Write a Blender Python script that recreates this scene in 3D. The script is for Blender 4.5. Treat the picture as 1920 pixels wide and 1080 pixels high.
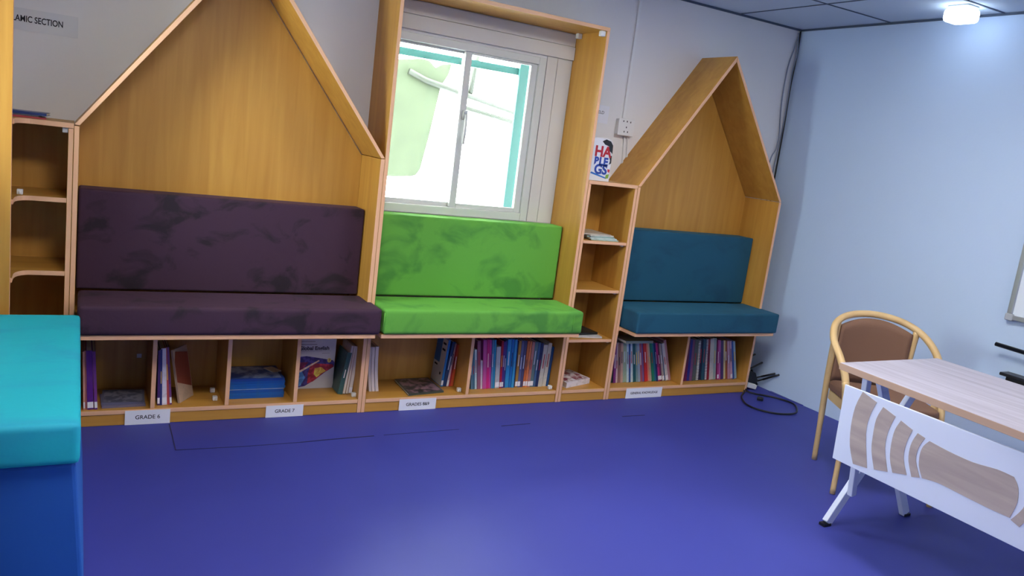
import bpy, bmesh, math, random
from mathutils import Vector, Matrix
random.seed(7)
for _o in list(bpy.data.objects): bpy.data.objects.remove(_o)
C = bpy.context.scene.collection
S = bpy.context.scene
# ------------------------------------------------------------------ camera
CF, CYAW, CPITCH, CROLL = 1482.13, 0.5154, -0.1777, 0.1284
CLOC = Vector((0.3777, -4.0758, 1.4623))
fwd = Vector((math.sin(CYAW)*math.cos(CPITCH), math.cos(CYAW)*math.cos(CPITCH), math.sin(CPITCH)))
rgt = Vector((math.cos(CYAW), -math.sin(CYAW), 0)); up = rgt.cross(fwd)
r2 = rgt*math.cos(CROLL)+up*math.sin(CROLL); u2 = -rgt*math.sin(CROLL)+up*math.cos(CROLL)
cd = bpy.data.cameras.new('camera'); cam = bpy.data.objects.new('camera', cd); C.objects.link(cam)
cd.sensor_width = 36; cd.lens = CF/1920*36; cd.clip_start = .05
M = Matrix((r2, u2, -fwd)).transposed().to_4x4(); M.translation = CLOC
cam.matrix_world = M; S.camera = cam
# ------------------------------------------------------------------ light
EXPO = 0.54
LED_POWER = 26.0
SKY = 26.0
S.view_settings.view_transform = 'Standard'; S.view_settings.look = 'None'
S.view_settings.gamma = 1; S.view_settings.exposure = EXPO; S.view_settings.use_curve_mapping = False
w = bpy.data.worlds.new('daylight'); S.world = w; w.use_nodes = True
bg = w.node_tree.nodes['Background']; bg.inputs[0].default_value = (.93, .98, 1, 1); bg.inputs[1].default_value = SKY
# room dimensions
XL, XR, ZC, YN = -.16, 4.681, 2.4775, -6.6
D, DS = .318, .460           # carcass depth, seat front
X0, X1, X2, X3, X4 = .364, 1.702, 2.914, 3.264, 4.452
ZE, ZR, ZT, ZB, ZS, T = 1.318, 2.158, 2.155, .0732, .462, .020
# window panes are lit by the sky; portals only help sampling of the two real openings
def portal(name, loc, rot, sx, sz):
    l = bpy.data.lights.new(name, 'AREA'); l.shape = 'RECTANGLE'; l.size = sx; l.size_y = sz
    l.cycles.is_portal = True
    o = bpy.data.objects.new(name, l); C.objects.link(o); o.location = loc; o.rotation_euler = rot
portal('daylight_portal', (2.23, .17, 1.5), (-math.pi/2, 0, 0), .98, .94)
portal('daylight_portal', (XL-.17, -.89, 1.5), (0, -math.pi/2, 0), .94, .6)

# ------------------------------------------------------------------ materials
def lin(c):
    return tuple(((x/255)/12.92 if x/255 <= .04045 else ((x/255+.055)/1.055)**2.4) for x in c)+(1,)
MATS = {}
def mat(name, rgb, rough=.5, metal=0., spec=.5, emit=None, es=0., sheen=0., noise=None, bump=None, coat=0.):
    """noise=(scale xyz, rgb2, lo, hi) ; bump=(scale, strength)"""
    if name in MATS: return MATS[name]
    m = bpy.data.materials.new(name); m.use_nodes = True; MATS[name] = m
    nt = m.node_tree; b = nt.nodes['Principled BSDF']
    b.inputs['Base Color'].default_value = lin(rgb); b.inputs['Roughness'].default_value = rough
    b.inputs['Metallic'].default_value = metal; b.inputs['Specular IOR Level'].default_value = spec
    b.inputs['Coat Weight'].default_value = coat
    if sheen:
        b.inputs['Sheen Weight'].default_value = sheen; b.inputs['Sheen Roughness'].default_value = .4
        b.inputs['Sheen Tint'].default_value = lin([min(255, c*1.3+40) for c in rgb])
    if emit:
        b.inputs['Emission Color'].default_value = lin(emit); b.inputs['Emission Strength'].default_value = es
    if noise or bump:
        tc = nt.nodes.new('ShaderNodeTexCoord')
    if noise:
        sc, c2, lo, hi = noise
        mp = nt.nodes.new('ShaderNodeMapping'); mp.inputs['Scale'].default_value = sc
        nz = nt.nodes.new('ShaderNodeTexNoise'); nz.inputs['Scale'].default_value = 1; nz.inputs['Detail'].default_value = 5
        nz.inputs['Distortion'].default_value = .6
        rp = nt.nodes.new('ShaderNodeValToRGB'); rp.color_ramp.elements[0].position = lo; rp.color_ramp.elements[1].position = hi
        rp.color_ramp.elements[0].color = lin(rgb); rp.color_ramp.elements[1].color = lin(c2)
        L = nt.links
        L.new(tc.outputs['Object'], mp.inputs[0]); L.new(mp.outputs[0], nz.inputs[0]); L.new(nz.outputs[0], rp.inputs[0])
        L.new(rp.outputs[0], b.inputs['Base Color'])
    if bump:
        n2 = nt.nodes.new('ShaderNodeTexNoise'); n2.inputs['Scale'].default_value = bump[0]; n2.inputs['Detail'].default_value = 4
        bp_ = nt.nodes.new('ShaderNodeBump'); bp_.inputs['Strength'].default_value = bump[1]; bp_.inputs['Distance'].default_value = .01
        nt.links.new(tc.outputs['Object'], n2.inputs[0]); nt.links.new(n2.outputs[0], bp_.inputs['Height']); nt.links.new(bp_.outputs[0], b.inputs['Normal'])
    return m
WALLC = mat('painted_wall', (226, 226, 228), .7, bump=(60, .05))
FLOORM = mat('blue_vinyl', (60, 66, 152), .5, spec=.3, noise=((1.2, 1.2, 1.2), (54, 60, 144), .35, .7))
WALLB = mat('wall_daylight_tint', (190, 212, 242), .7, bump=(60, .05))  # same wall paint, with the blue daylight on the right wall put into its colour
SEAM = mat('seam_dark', (26, 26, 70), .6)
CEILM = mat('ceiling_board', (190, 204, 220), .9)
CEILG = mat('ceiling_joint', (70, 84, 104), .8)
WOOD = mat('beech_laminate', (198, 148, 66), .42, noise=((26, 26, 1.6), (180, 128, 52), .3, .75))
WOODH = mat('beech_laminate_horizontal', (198, 148, 66), .42, noise=((1.6, 26, 26), (180, 128, 52), .3, .75))
EDGE = mat('beech_edging', (228, 178, 140), .5)
WHITEP = mat('white_aluminium', (206, 210, 208), .4)
BOARDW = mat('white_board_lining', (206, 206, 204), .6)
PURPLE = mat('purple_velvet', (58, 33, 55), .85, sheen=.22, noise=((6, 6, 8), (32, 18, 32), .54, .64), bump=(14, .25))
GREEN = mat('green_velvet', (96, 168, 62), .8, sheen=.25, noise=((5, 5, 6), (72, 140, 54), .5, .64), bump=(14, .25))
BLUE = mat('petrol_velvet', (16, 80, 106), .85, sheen=.25, noise=((4, 4, 6), (12, 68, 94), .52, .7), bump=(14, .2))
TURQ = mat('turquoise_velvet', (6, 168, 190), .75, sheen=.3, noise=((3, 5, 5), (20, 150, 186), .5, .7), bump=(9, .3))
PAPER = mat('white_paper', (228, 230, 240), .7)
PAGES = mat('book_pages', (222, 216, 208), .8)
INK = mat('black_ink', (24, 22, 34), .8)
BLACK = mat('black_plastic', (14, 16, 24), .4)
PLAST = mat('white_plastic', (226, 228, 230), .4)
GREYC = mat('grey_cable_skin', (128, 138, 158), .6)
LTWOOD = mat('bent_beech', (214, 184, 134), .4, noise=((8, 8, 8), (200, 168, 118), .3, .7))
LEATH = mat('brown_fabric', (122, 90, 72), .75, bump=(200, .15))
TTOP = mat('pale_oak_top', (172, 168, 182), .45, noise=((30, 2.2, 30), (150, 144, 158), .35, .7))
TEDGE = mat('pale_oak_edge', (176, 146, 128), .5)
TWHITE = mat('white_steel', (206, 214, 238), .4)
INLAY = mat('oak_inlay', (178, 164, 160), .5, noise=((20, 3, 26), (156, 142, 142), .3, .7))
ALU = mat('brushed_aluminium', (170, 176, 184), .35, metal=.8)
WBOARD = mat('whiteboard_enamel', (222, 232, 244), .2)
LED = mat('led_diffuser', (255, 255, 255), .5, emit=(255, 248, 238), es=LED_POWER)
LAMPM = mat('lamp_diffuser', (255, 255, 255), .5, emit=(225, 240, 255), es=6)
TARP = mat('olive_tarpaulin', (42, 50, 28), .8, noise=((6, 6, 6), (48, 56, 34), .4, .6))
POLE = mat('painted_pole', (26, 30, 14), .6)
TEAL = mat('teal_paint', (0, 62, 56), .6)
OUTW = mat('outside_render', (240, 242, 244), .9)

# ------------------------------------------------------------------ builders
def bm_new(): return bmesh.new()
def box(bm, x0, x1, y0, y1, z0, z1, mi=0):
    v = [bm.verts.new(p) for p in ((x0,y0,z0),(x1,y0,z0),(x1,y1,z0),(x0,y1,z0),(x0,y0,z1),(x1,y0,z1),(x1,y1,z1),(x0,y1,z1))]
    for f in ((0,3,2,1),(4,5,6,7),(0,1,5,4),(1,2,6,5),(2,3,7,6),(3,0,4,7)):
        bm.faces.new([v[i] for i in f]).material_index = mi
    return v
def prism(bm, pts, axis, a0, a1, mi=0):
    """pts: 2D outline; axis 'x','y','z' is the extrusion axis"""
    def P(p, a):
        return {'x': (a, p[0], p[1]), 'y': (p[0], a, p[1]), 'z': (p[0], p[1], a)}[axis]
    A = [bm.verts.new(P(p, a0)) for p in pts]; B = [bm.verts.new(P(p, a1)) for p in pts]
    n = len(pts)
    bm.faces.new(A).material_index = mi; bm.faces.new(B[::-1]).material_index = mi
    for i in range(n): bm.faces.new((A[i], B[i], B[(i+1) % n], A[(i+1) % n])).material_index = mi
def smooth_path(pts, n=6):
    P = [Vector(p) for p in pts]; out = []
    for i in range(len(P)-1):
        p0 = P[max(i-1, 0)]; p1 = P[i]; p2 = P[i+1]; p3 = P[min(i+2, len(P)-1)]
        for k in range(n):
            t = k/n
            out.append(.5*((2*p1)+(-p0+p2)*t+(2*p0-5*p1+4*p2-p3)*t*t+(-p0+3*p1-3*p2+p3)*t**3))
    out.append(P[-1]); return out
def tube(bm, pts, r, seg=10, closed=False):
    P = [Vector(p) for p in pts]; n = len(P); rings = []; prev = None
    for i in range(n):
        if closed: t = P[(i+1) % n]-P[i-1]
        else: t = P[min(i+1, n-1)]-P[max(i-1, 0)]
        t.normalize()
        if prev is None: prev = t.orthogonal().normalized()
        a = (prev-t*prev.dot(t)).normalized(); prev = a; b = t.cross(a)
        rr = r[i] if isinstance(r, (list, tuple)) else r
        rings.append([bm.verts.new(P[i]+(a*math.cos(q)+b*math.sin(q))*rr) for q in [2*math.pi*k/seg for k in range(seg)]])
    for i in range(n if closed else n-1):
        A = rings[i]; B = rings[(i+1) % n]
        for k in range(seg):
            f = bm.faces.new((A[k], A[(k+1) % seg], B[(k+1) % seg], B[k])); f.smooth = True
    if not closed:
        bm.faces.new(rings[0][::-1]); bm.faces.new(rings[-1])
def obj(name, bm, mats, parent=None, bevel=0, seg=2, local=False, edge=None, smooth=False):
    """links bm as ONE mesh; world coordinates unless local. edge=(material index, axes): those faces get that slot"""
    bmesh.ops.recalc_face_normals(bm, faces=bm.faces)
    if edge:
        for f in bm.faces:
            n = f.normal
            if any(n.dot(Vector(a)) > .85 for a in edge): f.material_index = 1
    me = bpy.data.meshes.new(name); o = bpy.data.objects.new(name, me)
    if not isinstance(mats, (list, tuple)): mats = [mats]
    for m in mats: me.materials.append(m)
    if parent is not None:
        o.parent = parent
        if not local:
            off = Vector(); q = parent
            while q is not None: off += Vector(q.location); q = q.parent
            bmesh.ops.translate(bm, verts=bm.verts, vec=-off)
    elif not local and bm.verts:
        xs = [v.co.x for v in bm.verts]; ys = [v.co.y for v in bm.verts]; zs = [v.co.z for v in bm.verts]
        c = Vector(((min(xs)+max(xs))/2, (min(ys)+max(ys))/2, min(zs)))
        bmesh.ops.translate(bm, verts=bm.verts, vec=-c); o.location = c
    if smooth:
        for f in bm.faces: f.smooth = True
    bm.to_mesh(me); bm.free(); C.objects.link(o)
    if bevel:
        b = o.modifiers.new('bevel', 'BEVEL'); b.width = bevel; b.segments = seg; b.limit_method = 'ANGLE'; b.harden_normals = False
    return o
def tag(o, label, cat, group=None):
    o['label'] = label; o['category'] = cat
    if group: o['group'] = group
    return o
def thing(name, label, cat, loc=(0,0,0), rz=0, group=None):
    o = bpy.data.objects.new(name, None); C.objects.link(o); o.location = loc; o.rotation_euler = (0,0,rz)
    o.empty_display_size = .1
    return tag(o, label, cat, group)
def struct(name, bm, m, **k):
    o = obj(name, bm, m, **k); o['kind'] = 'structure'; return o
def text(body, size, m, name, parent, loc, rot=(math.pi/2,0,0), align='CENTER', bold=0., sx=1.):
    cu = bpy.data.curves.new('t', 'FONT'); cu.body = body; cu.size = size; cu.align_x = align; cu.align_y = 'CENTER'
    cu.extrude = .0003; cu.offset = bold
    t = bpy.data.objects.new('t', cu); C.objects.link(t)
    bpy.context.view_layer.update()
    me = bpy.data.meshes.new_from_object(t.evaluated_get(bpy.context.evaluated_depsgraph_get()))
    bpy.data.objects.remove(t); me.materials.clear(); me.materials.append(m)
    o = bpy.data.objects.new(name, me); C.objects.link(o); o.parent = parent
    o.location = loc; o.rotation_euler = rot; o.scale = (sx, 1, 1)
    return o
FR = [(0,-1,0)]
def board(name, x0, x1, y0, y1, z0, z1, parent, m=None, edge=FR):
    b = bm_new(); box(b, x0, x1, y0, y1, z0, z1)
    return obj(name, b, [m or WOOD, EDGE], parent, edge=edge, bevel=.0012, seg=1)
# ------------------------------------------------------------------ room shell
b = bm_new(); box(b, XL-.3, XR+.3, YN-.2, .2, -.1, 0); struct('floor', b, FLOORM)
b = bm_new(); box(b, XL-.3, XR+.3, YN-.2, .2, ZC, ZC+.08); struct('ceiling', b, CEILM)
WX0, WX1, WZ0, WZ1 = 1.745, 2.715, 1.03, 1.97
b = bm_new()
box(b, XL-.3, WX0, 0, .15, 0, ZC); box(b, WX1, XR+.3, 0, .15, 0, ZC); box(b, WX0, WX1, 0, .15, 0, WZ0); box(b, WX0, WX1, 0, .15, WZ1, ZC)
struct('wall_back', b, WALLC)
b = bm_new(); box(b, XR, XR+.15, YN, 0, 0, ZC); struct('wall_right', b, WALLB)
LY0, LY1, LZ0, LZ1 = -1.18, -.60, 1.03, 1.97
b = bm_new()
box(b, XL-.15, XL, YN, LY0, 0, ZC); box(b, XL-.15, XL, LY1, 0, 0, ZC); box(b, XL-.15, XL, LY0, LY1, 0, LZ0); box(b, XL-.15, XL, LY0, LY1, LZ1, ZC)
struct('wall_left', b, WALLC)
b = bm_new(); box(b, XL-.15, XR+.15, YN-.15, YN, 0, ZC); struct('wall_front', b, WALLC)
# ceiling tile joints
n = 1
for k in range(7):
    x = 4.107-.69*k
    if x > XL+.05:
        b = bm_new(); box(b, x-.006, x+.006, YN+.01, -.004, ZC-.003, ZC-.0005); struct('trim_%d' % n, b, CEILG); n += 1
for k in range(9):
    y = -.70-.69*k
    if y > YN+.05:
        b = bm_new(); box(b, XL+.004, XR-.004, y-.006, y+.006, ZC-.0036, ZC-.001); struct('trim_%d' % n, b, CEILG); n += 1
b = bm_new(); box(b, XL+.004, XR-.004, -.014, -.001, ZC-.012, ZC-.001); struct('trim_%d' % n, b, CEILG); n += 1
b = bm_new(); box(b, XR-.012, XR-.001, YN+.01, -.015, ZC-.012, ZC-.001); struct('trim_%d' % n, b, CEILG); n += 1
# loose vinyl sheet edge in front of the shelves: dark joint lines in the floor
def line(pts, wd):
    global n
    b = bm_new(); P = [Vector((p[0], p[1], 0)) for p in pts]
    for i in range(len(P)-1):
        d = (P[i+1]-P[i]).normalized(); s = Vector((-d.y, d.x, 0))*wd/2
        q = [P[i]-s, P[i+1]-s, P[i+1]+s, P[i]+s]
        prism(b, [(v.x, v.y) for v in q], 'z', .0002, .0012)
    struct('trim_%d' % n, b, SEAM); n += 1
line([(.782,-.335),(.781,-.49),(.779,-.640)], .0045)
line([(.779,-.640),(1.05,-.652),(1.31,-.650)], .0035)
line([(1.31,-.650),(1.46,-.640),(1.67,-.634)], .0065)
line([(1.72,-.632),(2.13,-.624)], .003); line([(2.38,-.618),(2.56,-.612)], .006); line([(3.19,-.598),(3.35,-.602)], .006)
b = bm_new(); prism(b, [(XR-.03,-.33),(XR-.001,-.33),(XR-.001,-.62),(XR-.012,-.62)], 'z', .0002, .004); struct('baseboard_right', b, FLOORM)

# window in the back wall
def window(nm, fx, W=.97):
    """fx(u, d, z) maps along-wall, depth into wall, height to world corners"""
    def fb(b, u0, u1, d0, d1, z0, z1):
        a = fx(u0, d0); c = fx(u1, d1)
        box(b, min(a[0], c[0]), max(a[0], c[0]), min(a[1], c[1]), max(a[1], c[1]), z0, z1)
    b = bm_new()
    fb(b, 0, .045, -.012, .07, WZ0, WZ1); fb(b, W-.045, W, -.012, .07, WZ0, WZ1)
    fb(b, .045, W-.045, -.012, .07, WZ1-.04, WZ1); fb(b, .045, W-.045, -.012, .07, WZ0, WZ0+.045)
    root = struct(nm, b, WHITEP, bevel=.003)
    for k, (u0, u1, d0) in enumerate(((.046, W/2+.027, .028), (W/2-.015, W-.046, .002))):
        b = bm_new(); s = .040; z0, z1 = WZ0+.046, WZ1-.041
        fb(b, u0, u0+s, d0, d0+.024, z0, z1); fb(b, u1-s, u1, d0, d0+.024, z0, z1)
        fb(b, u0+s, u1-s, d0, d0+.024, z0, z0+s*.6); fb(b, u0+s, u1-s, d0, d0+.024, z1-s*.3, z1)
        sash = obj('sash', b, WHITEP, root, bevel=.002)
        b = bm_new(); fb(b, u0+s, u1-s, d0+.010, d0+.014, z0+s*.6, z1-s*.3)
        g = obj('pane', b, GLASS, sash, local=False)
    return root
GLASS = bpy.data.materials.new('window_glass'); GLASS.use_nodes = True
_nt = GLASS.node_tree; _nt.nodes.remove(_nt.nodes['Principled BSDF'])
_t = _nt.nodes.new('ShaderNodeBsdfTransparent'); _g = _nt.nodes.new('ShaderNodeBsdfGlossy'); _g.inputs['Roughness'].default_value = .02
_x = _nt.nodes.new('ShaderNodeMixShader'); _f = _nt.nodes.new('ShaderNodeFresnel'); _f.inputs[0].default_value = 1.45
_t.inputs[0].default_value = (.95, .98, .96, 1)
_nt.links.new(_f.outputs[0], _x.inputs[0]); _nt.links.new(_t.outputs[0], _x.inputs[1]); _nt.links.new(_g.outputs[0], _x.inputs[2])
_nt.links.new(_x.outputs[0], _nt.nodes['Material Output'].inputs[0])
w1 = window('window_1', lambda u, d: (WX0+u, d))
w2 = window('window_2', lambda u, d: (XL-d, LY0+u), .58)
# handle on the meeting stile
b = bm_new(); box(b, 2.232, 2.258, -.016, -.0, 1.565, 1.615); prism(b, [(-.016,1.60),(-.034,1.59),(-.040,1.50),(-.030,1.43),(-.022,1.435),(-.028,1.50),(-.020,1.57)], 'x', 2.238, 2.252)
h = obj('window_handle', b, WHITEP, w1, bevel=.002)
b = bm_new(); box(b, 2.236, 2.254, -.022, -.0165, 1.572, 1.606); obj('lock_plate', b, ALU, w1)
# roller box and side lining strips round the window, inside the green nook
b = bm_new(); box(b, 1.724, 2.892, -.02, -.001, 1.985, 2.06); box(b, 1.724, 2.892, -.014, -.001, 2.062, 2.13); struct('trim_%d' % n, b, BOARDW, bevel=.002); n += 1
b = bm_new(); box(b, 2.722, 2.79, -.008, -.001, 1.03, 1.983); box(b, 2.794, 2.892, -.005, -.001, 1.03, 1.983); struct('trim_%d' % n, b, BOARDW, bevel=.001); n += 1
b = bm_new(); box(b, 1.724, 2.892, -.03, -.001, .985, 1.026); struct('trim_%d' % n, b, BOARDW, bevel=.002); n += 1

# ------------------------------------------------------------------ outside the window
b = bm_new(); box(b, -6, 12, .15, 9, -.4, -.3); o = struct('ground', b, OUTW)
tp = [(1.95,1.885),(2.09,1.891),(2.22,1.915),(2.31,1.933),(2.36,1.925),(2.405,1.890),(2.45,1.918),(2.515,1.930),(2.50,1.86),(2.455,1.775),(2.41,1.45),(2.372,1.23),(2.345,1.185),(2.30,1.172),(2.16,1.161),(1.95,1.155)]
b = bm_new(); prism(b, tp, 'y', .875, .879)
tag(obj('tarpaulin', b, TARP), 'olive green tarpaulin hanging outside behind the left window pane', 'tarpaulin')
sh = thing('shade_frame', 'thin sloping poles of the outdoor shade frame seen through the right window pane', 'frame', (3.4,.86,-.3))
b = bm_new(); tube(b, [(2.22,.86,1.84),(2.34,.86,1.80),(3.4,.86,1.62)], .021); obj('sloping_pole', b, POLE, sh, smooth=True)
b = bm_new(); tube(b, [(2.60,.86,1.67),(3.4,.86,1.565)], .015); obj('sloping_pole', b, POLE, sh, smooth=True)
b = bm_new(); tube(b, [(2.70,.86,2.15),(2.665,.86,1.765)], .018); obj('hanging_pole', b, POLE, sh, smooth=True)
b = bm_new(); tube(b, [(3.4,.86,-.3),(3.4,.86,1.7)], .02); obj('upright_pole', b, POLE, sh, smooth=True)
g = thing('teal_frame', 'teal painted steel frame just outside the window panes', 'frame', (2.3,.2,1.0))
b = bm_new(); box(b, 1.0, 3.3, .205, .225, 1.872, 1.912); obj('top_bar', b, TEAL, g)
b = bm_new(); box(b, 2.655, 2.735, .18, .20, -.3, 2.1); obj('upright_bar', b, TEAL, g)

# ------------------------------------------------------------------ furniture
def seat_board(x0, x1, bx0, bx1, root):
    b = bm_new(); prism(b, [(x0,-.002),(x0,-D),(bx0,-D),(bx0,-DS),(bx1,-DS),(bx1,-D),(x1,-D),(x1,-.002)], 'z', ZS-.0216, ZS-.0005)
    return obj('seat_board', b, [WOODH, EDGE], root, edge=[(0,-1,0),(-1,0,0),(1,0,0)], bevel=.001, seg=1)
def base(x0, x1, root, dividers, back_z):
    board('bottom_shelf', x0, x1, -D, -.012, ZB-.02, ZB, root, WOODH)
    board('plinth', x0, x1, -D+.004, -D+.02, .001, ZB-.0205, root, WOODH, edge=[])
    for x in dividers: board('divider', x-T/2, x+T/2, -D+.002, -.012, ZB+.0005, ZS-.0222, root)
    board('back_panel', x0, x1, -.011, -.001, .001, back_z, root, WOOD, edge=[])
def gable_nook(nm, label, xa, xb, bx0, bx1, zr):
    root = thing(nm, label, 'reading nook', ((xa+xb)/2, -D/2, 0))
    xm = (xa+xb)/2; g = .0006
    for s, x in ((1, xa), (-1, xb)):
        a, c = sorted((x+g*s, x+T*s))
        # side panel with mitred top
        sl = (zr-ZE)/(xm-xa)
        b = bm_new(); prism(b, [(x+g*s, .001),(x+T*s, .001),(x+T*s, ZE-.001-.004),(x+g*s, ZE-.004)], 'y', -D, -.0005)
        obj('side_panel', b, [WOOD, EDGE], root, edge=FR, bevel=.001, seg=1)
    L = math.hypot(xm-xa, zr-ZE); th = T
    for s, x in ((1, xa), (-1, xb)):
        nx, nz = s*(zr-ZE)/L, -(xm-xa)/L       # inward normal
        b = bm_new()
        dzr = th/( (xm-xa)/L )                   # drop at ridge, vertical
        prism(b, [(x+g*s, ZE),(xm-.0004*s, zr),(xm-.0004*s, zr-dzr),(x+T*s, ZE-.002+T*(zr-ZE)/(xm-xa)*.0+.0),], 'y', -D, -.0005)
        obj('roof_panel', b, [WOOD, EDGE], root, edge=FR, bevel=.001, seg=1)
    i0, i1 = xa+T+.001, xb-T-.001
    seat_board(i0, i1, bx0, bx1, root)
    base(i0, i1, root, [xa+T+(xb-xa-2*T)*k for k in ((.25,.5,.75) if xb-xa > 1.2 and nm == 'wide_reading_nook' else (.5,))], ZS-.022)
    sl = (zr-ZE)/(xm-xa)
    b = bm_new(); prism(b, [(i0, ZS), (i1, ZS), (i1, ZE-.01), (xm, zr-dzr-.008), (i0, ZE-.01)], 'y', -.012, -.002)
    obj('back_board', b, WOOD, root)
    return root
gable_nook('wide_reading_nook', 'wide house-shaped wooden nook with gabled roof behind the purple seat', X0, X1, X0+.03, 1.690, 2.20)
gable_nook('reading_nook', 'narrow house-shaped wooden nook beside the right wall, around the petrol blue seat', X3, X4, 3.299, 4.450, ZR)
# rectangular nook round the window
root = thing('window_nook', 'tall rectangular wooden nook framing the window above the green seat', 'reading nook', ((X1+X2)/2, -D/2, 0))
board('side_panel', X1+.0006, X1+T, -D, -.0005, .001, ZT-T-.0005, root)
board('side_panel', X2-T, X2-.0006, -D, -.0005, .001, ZT-T-.0005, root)
board('top_panel', X1+.0006, X2-.0006, -D, -.0005, ZT-T, ZT, root, WOODH)
i0, i1 = X1+T+.001, X2-T-.001
seat_board(i0, i1, 1.7205, 2.9001, root); base(i0, i1, root, [2.308], ZS-.022)
for y in (-.295, -.06):
    b = bm_new(); box(b, X2-T-.03, X2-T-.0006, y-.014, y+.014, ZT-T-.03, ZT-T-.0006); obj('corner_bracket', b, PLAST, root, bevel=.004)
# right shelf tower
root = thing('shelf_tower', 'slim open wooden shelf tower between the window nook and the blue seat nook', 'bookshelf', ((X2+X3)/2, -D/2, 0))
board('side_panel', X2+.0006, X2+T, -D, -.0005, .001, 1.302-.0005, root); board('side_panel', X3-T, X3-.0006, -D, -.0005, .001, 1.302-.0005, root)
board('top_panel', X2+.0006, X3-.0006, -D, -.0005, 1.302, 1.322, root, WOODH)
TS = [.386, .688, .979]
for z in TS:
    board('shelf', X2+T+.0005, X3-T-.0005, -D+.002, -.012, z-.018, z, root, WOODH)
    b = bm_new(); box(b, X3-T-.016, X3-T-.0006, -.29, -.275, z-.028, z-.0186); obj('shelf_pin', b, PLAST, root)
base(X2+T+.0005, X3-T-.0005, root, [], 1.30)
# left corner shelf, running round the corner of the room
root = thing('corner_shelf', 'open wooden corner shelf left of the purple seat with rounded inner shelf edges', 'bookshelf', (.1, -.2, 0))
YP = -.482
board('side_panel', X0-T, X0-.0006, -D, -.0005, .001, 1.300, root)
def corner_poly():
    xi, r = .165, .095
    pts = [(XL+.002, -.002), (X0-T-.0006, -.002), (X0-T-.0006, -D+.001)]
    for k in range(9):
        a = math.pi/2*k/8
        pts.append((xi+.055-.055*math.sin(a), -D+.001-.0-.09*(1-math.cos(a))))
    pts += [(xi, YP+.0006), (XL+.002, YP+.0006)]
    return pts
for z in (.0732, .39, .703, 1.013):
    b = bm_new(); prism(b, corner_poly(), 'z', z-.019, z); obj('shelf', b, [WOODH, EDGE], root, edge=[(0,-1,0),(.7,-.7,0),(1,0,0)])
b = bm_new(); pp = corner_poly(); pp[1] = (X0-.0006, -.002); pp[2] = (X0-.0006, -D+.001)
prism(b, pp, 'z', 1.302, 1.322); obj('top_panel', b, [WOODH, EDGE], root, edge=[(0,-1,0),(.7,-.7,0),(1,0,0)])
board('back_panel', XL+.012, X0-T-.001, -.0016, -.0006, .001, 1.30, root, WOOD, edge=[])
b = bm_new(); box(b, X0-T-.022, X0-T-.0006, -.30, -.28, 1.28, 1.3014); obj('corner_bracket', b, PLAST, root, bevel=.003)
# tall nook of the left wall
root = thing('left_wall_nook', 'tall yellow-lit wooden panel of the left wall window nook at the left edge', 'reading nook', (0, -1.25, 0))
board('side_panel', XL+.001, .160, YP-.02, YP, .001, 2.28, root, edge=[(1,0,0)])
board('side_panel', XL+.001, .160, -2.04, -2.02, .001, 2.28, root, edge=[(1,0,0)])
board('top_panel', XL+.001, .160, -2.04, YP, 2.2805, 2.30, root, WOODH, edge=[(1,0,0)])

# ------------------------------------------------------------------ cushions
def cushion(nm, label, bx, m, bev=.022, tilt=0, pipes=()):
    x0,x1,y0,y1,z0,z1 = bx
    b = bm_new(); box(b, *bx)
    bmesh.ops.bevel(b, geom=b.edges[:], offset=bev, segments=4, profile=.6, affect='EDGES')
    # crowned top
    cx, cy = (x0+x1)/2, (y0+y1)/2
    o = obj(nm, b, m, smooth=True)
    tag(o, label, 'cushion')
    for p in pipes:
        q = bm_new(); tube(q, p, .0035, 6); obj('piping', q, m, o)
    return o
yF = -.474
cushion('seat_cushion', 'long purple velvet seat cushion on the widest bench', (.395,1.712,yF,-.160,ZS,.592), PURPLE)
cushion('back_cushion', 'long purple velvet back cushion leaning on the wooden back board', (.388,1.678,-.158,-.014,.594,1.042), PURPLE, .012)
cushion('seat_cushion', 'bright green velvet seat cushion on the bench below the window', (1.724,2.908,yF,-.160,ZS,.592), GREEN, pipes=[[(1.726,yF+.006,ZS+.02),(1.726,yF+.006,.572)],[(2.84,yF-.0005,ZS+.02),(2.84,yF-.0005,.57)]])
cushion('back_cushion', 'green velvet back cushion standing directly below the window', (1.726,2.886,-.158,-.032,.594,1.030), GREEN, .012)
cushion('seat_cushion', 'petrol blue velvet seat cushion on the rightmost bench', (3.295,4.462,yF,-.160,ZS,.592), BLUE, .014)
cushion('back_cushion', 'petrol blue velvet back cushion in the narrow gabled nook', (3.288,4.428,-.158,-.014,.594,1.046), BLUE, .012)
root = thing('upholstered_bench', 'turquoise velvet bench at the left edge, in front of the corner shelf', 'bench', (.1,-1.2,0))
b = bm_new(); box(b, XL+.002, .405, -1.80, -.60, .470, .588)
bmesh.ops.bevel(b, geom=b.edges[:], offset=.02, segments=4, profile=.6, affect='EDGES'); obj('seat_cushion', b, TURQ, root, smooth=True)
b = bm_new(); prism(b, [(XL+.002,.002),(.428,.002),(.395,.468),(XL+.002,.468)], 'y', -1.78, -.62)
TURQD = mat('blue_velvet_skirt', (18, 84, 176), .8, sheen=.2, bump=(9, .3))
obj('skirt', b, TURQD, root, bevel=.01)

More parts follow.
